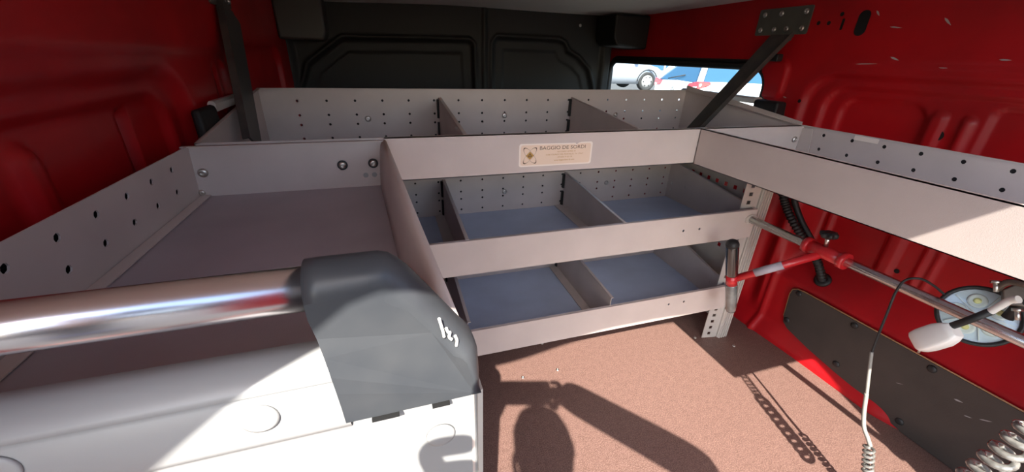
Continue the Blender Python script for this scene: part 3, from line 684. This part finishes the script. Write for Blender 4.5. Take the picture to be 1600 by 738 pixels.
# ------------------------------------------------------------------ struts, side bars, corner covers
def strut(sx, name_label, x_w, p0, p1, plate, group):
    t = thing('diagonal_strut', name_label, 'strut', p0)
    d = (p1 - p0).normalized(); wv = V((0, 1, 0)); wv = (wv - d * wv.dot(d)).normalized()
    nn = d.cross(wv); w0 = .046
    MB().slab([p0 - wv * w0, p0 + wv * w0, p1 + wv * w0 * .72, p1 - wv * w0 * .72], nn * .005).build('flat_bar', M_STRUT, t)
    MB().slab([p0 - wv * w0, p0 - wv * (w0 - .003), p1 - wv * (w0 * .72 - .003), p1 - wv * w0 * .72], nn * -.012).build('bar_flange', M_STRUT, t)
    y0, y1, z0, z1 = plate
    pl = MB().prism([(x_w, y, z) for y, z in rrloop(y0, y1, z0, z1, .006, 3)], (sx * .005, 0, 0)).build('mounting_plate', M_PLATE, t)
    for y, z in [(lerp(y0, y1, f), z1 - .018) for f in (.1, .55, .88)] + [(lerp(y0, y1, f), z0 + .018) for f in (.1, .38, .62, .9)]:
        bolt((x_w + sx * .005, y, z), (sx, 0, 0), .009, pl, 'bolt')
    MB().box((min(p0.x, x_w) - .002, p0.y - .03, p0.z - .02), (max(p0.x, x_w) + .002, p0.y + .03, p0.z + .0)).build('bar_head', M_STRUT, t, bevel=.003)
    return t
strut(-1, 'dark diagonal strut from plated right wall down to shelf tray', 1.3985, V((1.385, 1.185, 1.092)), at(1080, 205, 0, 1.10), (1.105, 1.31, 1.092, 1.178), None)
strut(1, 'dark diagonal strut from left wall down to back tray', -.3705, V((-.355, 1.37, 1.085)), at(398, 226, 0, -.30), (1.28, 1.44, 1.092, 1.17), None)
def sbar(x, y0, y1, z, label, s, k=1.0):
    t = thing('side_bar', label, 'bar', (x, y0, z))
    MB().prism([(x - .02 * k, y0, z - .010), (x + .02 * k, y0, z - .010), (x + .02 * k, y0, z + .006), (x + .012 * k, y0, z + .012), (x - .012 * k, y0, z + .012), (x - .02 * k, y0, z + .006)], (0, y1 - y0, 0)).build('metal_bar', M_ALU, t)
    MB().prism([(x - .022 * k, y0 - .002, z + .006), (x + .022 * k, y0 - .002, z + .006), (x + .03 * k, y0 - .002, z - .05), (x + .03 * k, y0 - .002, z - .14), (x - .022 * k, y0 - .002, z - .14)], (0, -.10, 0)).build('foam_block', M_BLK, t, bevel=.008)
sbar(1.335, 1.165, 1.56, .872, 'aluminium bar with black foam block crossing the right window', 1)
sbar(-.3625, 1.09, 1.40, .872, 'aluminium bar with black foam block beside left wall', -1, .42)
B = MB(); B.prism([(1.215, 2.19, 1.058), (1.40, 2.19, 1.045), (1.40, 2.19, 1.205), (1.19, 2.19, 1.205), (1.19, 2.19, 1.10)], (0, -.20, .0))
tag(B.build('corner_cover', M_BLK, origin=(1.3, 2.1, 1.06), bevel=.012), 'black plastic corner cover above the window beside partition', 'cover')
B = MB(); B.prism([(-.372, 2.19, 1.03), (-.20, 2.19, 1.03), (-.185, 2.19, 1.06), (-.185, 2.19, 1.20), (-.372, 2.19, 1.20)], (0, -.16, .0))
tag(B.build('corner_cover', mat('dark_grey_plastic', (.05, .05, .048), .5), origin=(-.3, 2.1, 1.03), bevel=.012), 'dark grey corner cover at upper left of partition', 'cover')
bolt((1.09, 2.185, 1.155), (0, -1, 0), .008, bpy.data.objects['wall_front'])
# small holes and paint chips on the right wall
B = MB()
for px, py in ((1279, 36), (1295, 36), (1249, 158), (1316, 22)): B.disc(at(px, py, 0, 1.3992), (-1, 0, 0), .0062, 12)
for px, py in ((1263, 37), (1316, 38)):
    c = at(px, py, 0, 1.3992); B.add([c + V((0, y, z)) for y, z in rrloop(-.004, .004, -.016, .016, .003, 2)], [tuple(range(12))])
B.prism([(1.3975, y, z) for y, z in rrloop(.924, .955, 1.082, 1.150, .0155, 6)], (.002, 0, 0))
q = at(1465, 212, 0, 1.4 + wallR(.655, .835) - .002); B.disc(q, (-1, 0, 0), .0135, 20)
q = at(1401, 424, 0, 1.4 + wallR(.63, .42) - .002); B.disc(q, (-1, 0, 0), .0075, 14)
B.build('wall_holes', M_HOLE, wr)
def chip(px, py, L, Hh, ang, x, o=None):
    c = at(px, py, 0, x); c.x = (1.4 + wallR(c.y, c.z) - .0006) if o is None else o; u = V((0, math.cos(ang), math.sin(ang))); w = V((0, -math.sin(ang), math.cos(ang)))
    return [c + u * L * a + w * Hh * b for a, b in ((-1, -.1), (-.3, .6), (.4, 1), (1, .3), (.6, -.5), (-.2, -.7))]
B = MB()
for px, py, L, h, a in ((1374, 21, .010, .003, .8), (1402, 43, .016, .0022, .1), (1483, 34, .014, .003, .7), (1400, 92, .013, .003, .3), (1473, 106, .010, .0022, 0), (1573, 94, .011, .0022, 0), (1355, 100, .03, .0014, -.05), (1228, 152, .008, .002, .2)):
    B.add(chip(px, py, L, h, a, 1.405), [tuple(range(6))])
B.build('paint_chips', mat('bare_primer', (.42, .36, .34), .6), wr)
B = MB()
for px, py, L, h, a in ((1497, 627, .009, .003, -.3), (1512, 652, .008, .0016, -.4), (1540, 658, .012, .002, -.6), (1405, 600, .010, .0008, -.5)):
    B.add(chip(px, py, L, h, a, 1.39, 1.3915), [tuple(range(6))])
B.build('scuff_marks', mat('pale_scuff', (.30, .29, .28), .5), bd)
MB().box((1.37, 1.165, 1.005), (1.398, 1.20, 1.03)).build('wall_clip', M_RUB, wr, bevel=.004)

# ------------------------------------------------------------------ outdoors: ground and cars
def gz(x, y): return -.56 + .075 * max(0, x - 5.2)
vs = []; fs = []; N = 40; X0, X1, Y0, Y1 = -20, 40, -20, 40
for j in range(N + 1):
    for i in range(N + 1):
        x, y = X0 + (X1 - X0) * i / N, Y0 + (Y1 - Y0) * j / N; vs.append((x, y, gz(x, y)))
for j in range(N):
    for i in range(N):
        a = j * (N + 1) + i; fs.append((a, a + 1, a + N + 2, a + N + 1))
tag(MB().add(vs, fs, True).build('ground', M_GND), kind='structure')
def car(label, loc, fwd, paint, L=4.2, Wd=1.75, Hh=1.48, tail=True, sc=1):
    fwd = V((fwd[0], fwd[1], 0)).normalized(); rt_ = V((fwd.y, -fwd.x, 0)); loc = V(loc)
    t = thing('parked_car', label, 'car', loc)
    P = lambda f, s, z: loc + fwd * (f * sc) + rt_ * (s * sc) + V((0, 0, z * sc))
    h = Wd / 2; B = MB()
    # stations: f, bottom z, half width low, belt z, half width belt
    st = [(-L / 2, .45, .72, .86, .78), (-L / 2 + .06, .28, .80, .94, .84), (-L / 2 + .35, .24, .86, .98, .86), (-.8, .22, .875, .97, .875), (.4, .22, .875, .93, .87), (1.2, .22, .86, .88, .83), (1.75, .24, .80, .76, .74), (L / 2, .36, .55, .60, .50)]
    vs = []
    for f, z0, wl_, zb, wb in st:
        s = h / .875; zm = (z0 + zb) / 2
        for sx in (1, -1): pass
        ring = [(-wl_ * s * .96, z0), (-wl_ * s, zm - .1), (-wl_ * s, zm + .12), (-wb * s * .97, zb), (0, zb + .03), (wb * s * .97, zb), (wl_ * s, zm + .12), (wl_ * s, zm - .1), (wl_ * s * .96, z0)]
        vs += [P(f, x, z) for x, z in ring]
    k = 9
    B.add(vs, [(i * k + j, i * k + (j + 1) % k, (i + 1) * k + (j + 1) % k, (i + 1) * k + j) for i in range(len(st) - 1) for j in range(k)], True)
    B.f.append(list(range(k))); B.sm.append(False); B.f.append([(len(st) - 1) * k + j for j in range(k)][::-1]); B.sm.append(False)
    # roof
    bw, rw = .80, .60
    rf = [(-L / 2 + .40, Hh - .08, .50), (-L / 2 + .62, Hh - .02, rw), (-.3, Hh, rw + .02), (.35, Hh - .06, rw)]
    vs = [];
    for f, z, w in rf: vs += [P(f, -w, z - .03), P(f, -w * .8, z + .01), P(f, 0, z + .03), P(f, w * .8, z + .01), P(f, w, z - .03)]
    B.add(vs, [(i * 5 + j, i * 5 + j + 1, (i + 1) * 5 + j + 1, (i + 1) * 5 + j) for i in range(3) for j in range(4)], True)
    # pillars
    base = [(-L / 2 + .10, .95, .74), (.95, .91, .78)]
    for sx in (1, -1):
        for (f0, z0, w0), (f1, z1, w1), r in ((base[0], (-L / 2 + .40, Hh - .09, .50), .075), (base[1], (.35, Hh - .08, .60), .045), ((-.9, .96, .84), (-.75, Hh - .05, .62), .06), ((.05, .94, .85), (.0, Hh - .04, .62), .04)):
            B.tube([P(f0, sx * w0, z0), P(f1, sx * w1, z1)], r * sc, 6)
    body = B.build('body', paint, t)
    g = MB()
    g.add([P(-L / 2 + .08, -.70, .965), P(-L / 2 + .08, .70, .965), P(-L / 2 + .41, .50, Hh - .10), P(-L / 2 + .41, -.50, Hh - .10)], [(0, 1, 2, 3)])
    g.build('rear_window', M_CGL, t)
    g = MB(); g.add([P(.97, -.76, .90), P(.97, .76, .90), P(.36, .58, Hh - .09), P(.36, -.58, Hh - .09)], [(0, 1, 2, 3)]); g.build('windscreen', M_CGL, t)
    for sx in (1, -1):
        g = MB(); g.add([P(-L / 2 + .14, sx * .80, .96), P(.93, sx * .83, .92), P(.36, sx * .60, Hh - .09), P(-L / 2 + .45, sx * .56, Hh - .09)], [(0, 1, 2, 3)]); g.build('side_window', M_CGL, t)
        B = MB(); B.box((0, 0, 0), (0, 0, 0)); B = MB()
        c = P(.78, sx * .98, 1.0); B.tube([P(.80, sx * .86, .97), c], .02 * sc, 6); B.lathe(c - rt_ * .09 * sx * sc, rt_ * sx, [(0, .03 * sc), (.03 * sc, .08 * sc), (.13 * sc, .08 * sc), (.17 * sc, .03 * sc)], 10); B.build('door_mirror', paint, t)
        if tail:
            B = MB(); B.hexa([P(-L / 2 - .02, sx * .50, .84), P(-L / 2 + .01, sx * .80, .80), P(-L / 2 + .30, sx * .885, .92), P(-L / 2 + .2, sx * .6, .9), P(-L / 2 + .0, sx * .48, .93), P(-L / 2 + .03, sx * .79, 1.0), P(-L / 2 + .30, sx * .885, .98), P(-L / 2 + .2, sx * .6, .99)])
            B.build('tail_light', M_LRED, t, bevel=.015)
        for f in (-L / 2 + .78, L / 2 - .80):
            c = P(f, sx * (h + .01), .31)
            # dark arch lip
            B = MB(); B.tube([P(f + .38 * math.cos(a), sx * (h + .005), .31 + .38 * math.sin(a)) for a in [math.pi * i / 14 for i in range(15)]], .018 * sc, 6); B.build('wheel_arch', M_TYRE, t)
            B = MB(); B.lathe(c - rt_ * sx * .20 * sc, rt_ * sx, [(0, .24 * sc), (.02, .31 * sc), (.19 * sc, .31 * sc), (.215 * sc, .285 * sc), (.215 * sc, .22 * sc), (.19 * sc, .21 * sc)], 28); wh = B.build('wheel', M_TYRE, t)
            B = MB(); B.lathe(c - rt_ * sx * .01 * sc, rt_ * sx, [(0, .215 * sc), (.01 * sc, .215 * sc), (.03 * sc, .10 * sc), (.035 * sc, .04 * sc)], 24); B.build('hub_cap', M_RIM, wh)
            B = MB()
            for i in range(6): a = math.pi / 3 * i; B.disc(c + rt_ * sx * .022 * sc + (fwd * math.cos(a) + V((0, 0, 1)) * math.sin(a)) * .15 * sc, rt_ * sx, .028 * sc, 8)
            B.build('hub_holes', M_TYRE, wh)
    B = MB(); B.tube([P(-L / 2 - .0, -.25, 1.0), P(-L / 2 + .16, .15, 1.10)], .012 * sc, 6); B.build('wiper', M_TYRE, t)
    B = MB(); c = P(-L / 2 - .012, 0, .78); B.tube([c + (rt_ * math.cos(a) + V((0, 0, 1)) * math.sin(a)) * .045 * sc for a in [2 * math.pi * i / 14 for i in range(14)]], .007, 6, closed=True); B.build('rear_badge', M_ZINC, t)
    return t
# white hatchback, seen three quarter from behind
tl, tr = far(1026, 127, 10.3), far(1096, 134, 8.9)
rgt = V((tr.x - tl.x, tr.y - tl.y, 0)).normalized(); fw = V((-rgt.y, rgt.x, 0))
mid = (tl + tr) / 2
cw = mid + fw * 2.0; cw.z = mid.z - .90
car('white hatchback with red tail lights seen through the window', cw, fw, M_CARW)
g1 = far(1011, 126, 13.6); fw2 = V((CR.x, CR.y, 0)).normalized()
fw2 = (fw2 + V((CF.x, CF.y, 0)).normalized() * .25).normalized()
r2 = V((fw2.y, -fw2.x, 0)); cg = g1 - fw2 * 1.30 - r2 * .88; cg.z = g1.z - .34
car('grey-blue car parked beyond the white hatchback', cg, fw2, M_CARG, Hh=1.55)
g3 = far(1045, 112, 24); g3.z = far(1045, 112, 24).z - .9
car('beige car far behind between the other two cars', g3, fw2, M_CARP)

# ------------------------------------------------------------------ photographer with a phone (casts the shadow on the floor)
def skin(name, nodes, edges, m, parent, sub=2):
    me = bpy.data.meshes.new(name); org = wloc(parent)
    me.from_pydata([tuple(V(n[:3]) - org) for n in nodes], edges, [])
    me.materials.append(m); o = bpy.data.objects.new(name, me); COL.objects.link(o); o.parent = parent
    md = o.modifiers.new('skin', 'SKIN'); md.use_smooth_shade = True
    if not me.skin_vertices: me.skin_vertices.new()
    sv = me.skin_vertices[0].data
    for i, n in enumerate(nodes):
        r = n[3]; sv[i].radius = (r, n[4] if len(n) > 4 else r)
        sv[i].use_root = (i == 0)
    s = o.modifiers.new('sub', 'SUBSURF'); s.levels = sub; s.render_levels = sub
    return o
pe = thing('person', 'person in dark jacket standing behind the van holding up a phone', 'person', (.0, -.60, -.56))
hc = V((.00, -.34, 1.07))
RW, LW = V((.190, -.060, .950)), V((-.095, -.075, .865))
REL, LEL = V((.48, -.31, .84)), V((-.29, -.38, .74))
RS, LS = V((.22, -.54, .97)), V((-.18, -.54, .96))
nodes = [(.01, -.66, .28, .155, .11), (.01, -.65, .45, .14, .10), (.01, -.62, .72, .165, .11), (.01, -.55, .90, .165, .10), (.01, -.48, .975, .075),
         (*RS, .075), (*(RS.lerp(REL, .5)), .062), (*REL, .056), (*(REL.lerp(RW, .45)), .052), (*(REL.lerp(RW, .90)), .050), (*(REL.lerp(RW, 1.08)), .044),
         (*LS, .075), (*(LS.lerp(LEL, .5)), .060), (*LEL, .054), (*(LEL.lerp(LW, .45)), .048), (*(LEL.lerp(LW, .97)), .034)]
ed = [(0, 1), (1, 2), (2, 3), (3, 4), (3, 5), (5, 6), (6, 7), (7, 8), (8, 9), (9, 10), (3, 11), (11, 12), (12, 13), (13, 14), (14, 15)]
skin('jacket', nodes, ed, M_JKT, pe)
legs = [(.01, -.66, .30, .15, .12), (.11, -.66, .20, .10), (.12, -.64, -.12, .072), (.12, -.68, -.44, .05), (-.09, -.66, .20, .10), (-.11, -.66, -.12, .072), (-.12, -.70, -.44, .05)]
skin('trousers', legs, [(0, 1), (1, 2), (2, 3), (0, 4), (4, 5), (5, 6)], M_JEAN, pe)
for x, y in ((.12, -.68), (-.12, -.70)):
    skin('shoe', [(x, y - .03, -.50, .045), (x, y + .08, -.515, .040), (x, y + .16, -.525, .030)], [(0, 1), (1, 2)], M_RUB, pe, 1)
# head: neck, skull and jaw from one lofted surface, with nose, ears, eyes
def head():
    B = MB(); n = 24; rows = []
    look = V((0, .92, -.25)).normalized(); sd_ = V((1, 0, 0)); upv = sd_.cross(look)
    prof = [(-.125, .045, .045, -.02), (-.095, .047, .05, -.012), (-.085, .052, .072, .012), (-.065, .060, .085, .010), (-.035, .070, .092, .004), (0, .076, .096, 0), (.035, .077, .098, -.004), (.07, .068, .088, -.008), (.095, .048, .062, -.01), (.108, .02, .028, -.01)]
    vs = []
    for h, w, d, o in prof:
        for j in range(n):
            a = 2 * math.pi * j / n; x, y = w * math.sin(a), d * math.cos(a) + o
            if abs(a) < .3 or abs(a - 2 * math.pi) < .3:
                if -.05 < h < .01: y += .016 * (1 - abs(h + .03) / .04) if abs(h + .03) < .04 else 0
            if .001 < h < .02 and (.3 < a < .75 or .3 < 2 * math.pi - a < .75): y -= .006
            vs.append(hc + sd_ * x + look * y + upv * h)
    k = len(prof)
    B.add(vs, [(i * n + j, i * n + (j + 1) % n, (i + 1) * n + (j + 1) % n, (i + 1) * n + j) for i in range(k - 1) for j in range(n)], True)
    B.f.append([(k - 1) * n + j for j in range(n)]); B.sm.append(True)
    B.lathe(hc - upv * .20 - look * .05, upv + look * .25, [(0, .05), (.06, .046), (.13, .05)], 16)
    h = B.build('head', M_SKIN, pe)
    q = h.modifiers.new('s', 'SUBSURF'); q.levels = 1; q.render_levels = 1
    for s in (1, -1):
        MB().lathe(hc + sd_ * s * .030 + look * .082 + upv * .004, look, [(0, .011), (.006, .010), (.010, .006), (.011, .001)], 12).build('eye', M_WPL, h)
        MB().lathe(hc + sd_ * s * .030 + look * .0925 + upv * .004, look, [(0, .005), (.0012, .004), (.0015, .001)], 10).build('iris', M_INK, h)
        MB().tube([hc + sd_ * s * (.074 + .012 * math.sin(t)) + upv * (.028 * math.cos(t) - .005) - look * .005 for t in [i * math.pi / 8 for i in range(9)]], .007, 8).build('ear', M_SKIN, h)
        MB().tube([hc + sd_ * s * .016 + look * .096 + upv * .022, hc + sd_ * s * .034 + look * .092 + upv * .026, hc + sd_ * s * .048 + look * .080 + upv * .02], .0035, 6).build('eyebrow', M_HAIR, h)
    MB().tube([hc + sd_ * x + look * (.098 - abs(x) * .35) - upv * .056 for x in (-.024, -.012, 0, .012, .024)], [.002, .005, .006, .005, .002], 8).build('mouth', mat('lips', (.42, .16, .13), .5), h)
    hr = MB(); vs = []; n = 24
    hp = [(-.06, .02, .5), (-.02, .075, .5), (.02, .084, .6), (.06, .081, .85), (.095, .065, 1), (.118, .035, 1), (.125, .005, 1)]
    for hh, w, fr in hp:
        for j in range(n):
            a = 2 * math.pi * j / n; c = math.cos(a); y = c * w * 1.25 - .012
            if c > 0 and hh < .05: y = y * .15; 
            vs.append(hc + sd_ * (w * math.sin(a)) + look * y + upv * hh)
    hr.add(vs, [(i * n + j, i * n + (j + 1) % n, (i + 1) * n + (j + 1) % n, (i + 1) * n + j) for i in range(len(hp) - 1) for j in range(n)], True)
    hr.build('hair', M_HAIR, h)
head()
UP = -CD
def phone():
    t = thing('smartphone', 'dark phone held level in both hands at the camera position', 'phone', C0 - CF * .014)
    c = C0 - CF * .016 - UP * .028 + CR * .062
    P = lambda a, b, d: c + CR * a + UP * b + CF * d
    L = rrloop(-.084, .084, -.039, .036, .010, 4)
    MB().prism([P(a, b, -.004) for a, b in L], CF * .008).build('phone_body', M_BLKG, t)
    MB().prism([P(a, b, -.0042) for a, b in rrloop(-.081, .081, -.036, .033, .008, 4)], -CF * .0004).build('screen', M_HOLE, t)
    for a in (.012, .036, .060): MB().lathe(P(a, .022, .004), CF, [(0, .009), (.0015, .009), (.0018, .006)], 18).build('lens', M_RUB, t)
    return P
PP = phone()
def hand(wr, s, db=0):
    # palm behind the phone end, four fingers curl round its front, thumb on the screen side
    nodes = [(*wr, .046, .040)]; ed = []
    palm = PP(s * .105, -.020 + db, -.016); nodes.append((*(wr.lerp(palm, .6)), .046, .030)); nodes.append((*palm, .038, .017)); ed += [(0, 1), (1, 2)]
    o = skin('hand', nodes, ed, M_SKIN, pe)
    for i, (b, ln_) in enumerate(((.026, .9), (.006, 1.0), (-.013, .93), (-.030, .75))):
        b += db
        f = [PP(s * .108, b * .7 + db * .3 - .012, -.012), PP(s * .118, b, .002), PP(s * (.108), b, .012), PP(s * (.100 - .018 * ln_), b, .0145)]
        skin('finger', [(*f[0], .0095), (*f[1], .0090), (*f[2], .0082), (*f[3], .0072)], [(0, 1), (1, 2), (2, 3)], M_SKIN, o, 2)
    th = [PP(s * .105, -.040 + db, -.022), PP(s * .085, -.034 + db * .6, -.019), PP(s * .062, -.018, -.015)]
    skin('thumb', [(*th[0], .0125), (*th[1], .0105), (*th[2], .0085)], [(0, 1), (1, 2)], M_SKIN, o, 2)
hand(RW, 1); hand(LW, -1, -.042)
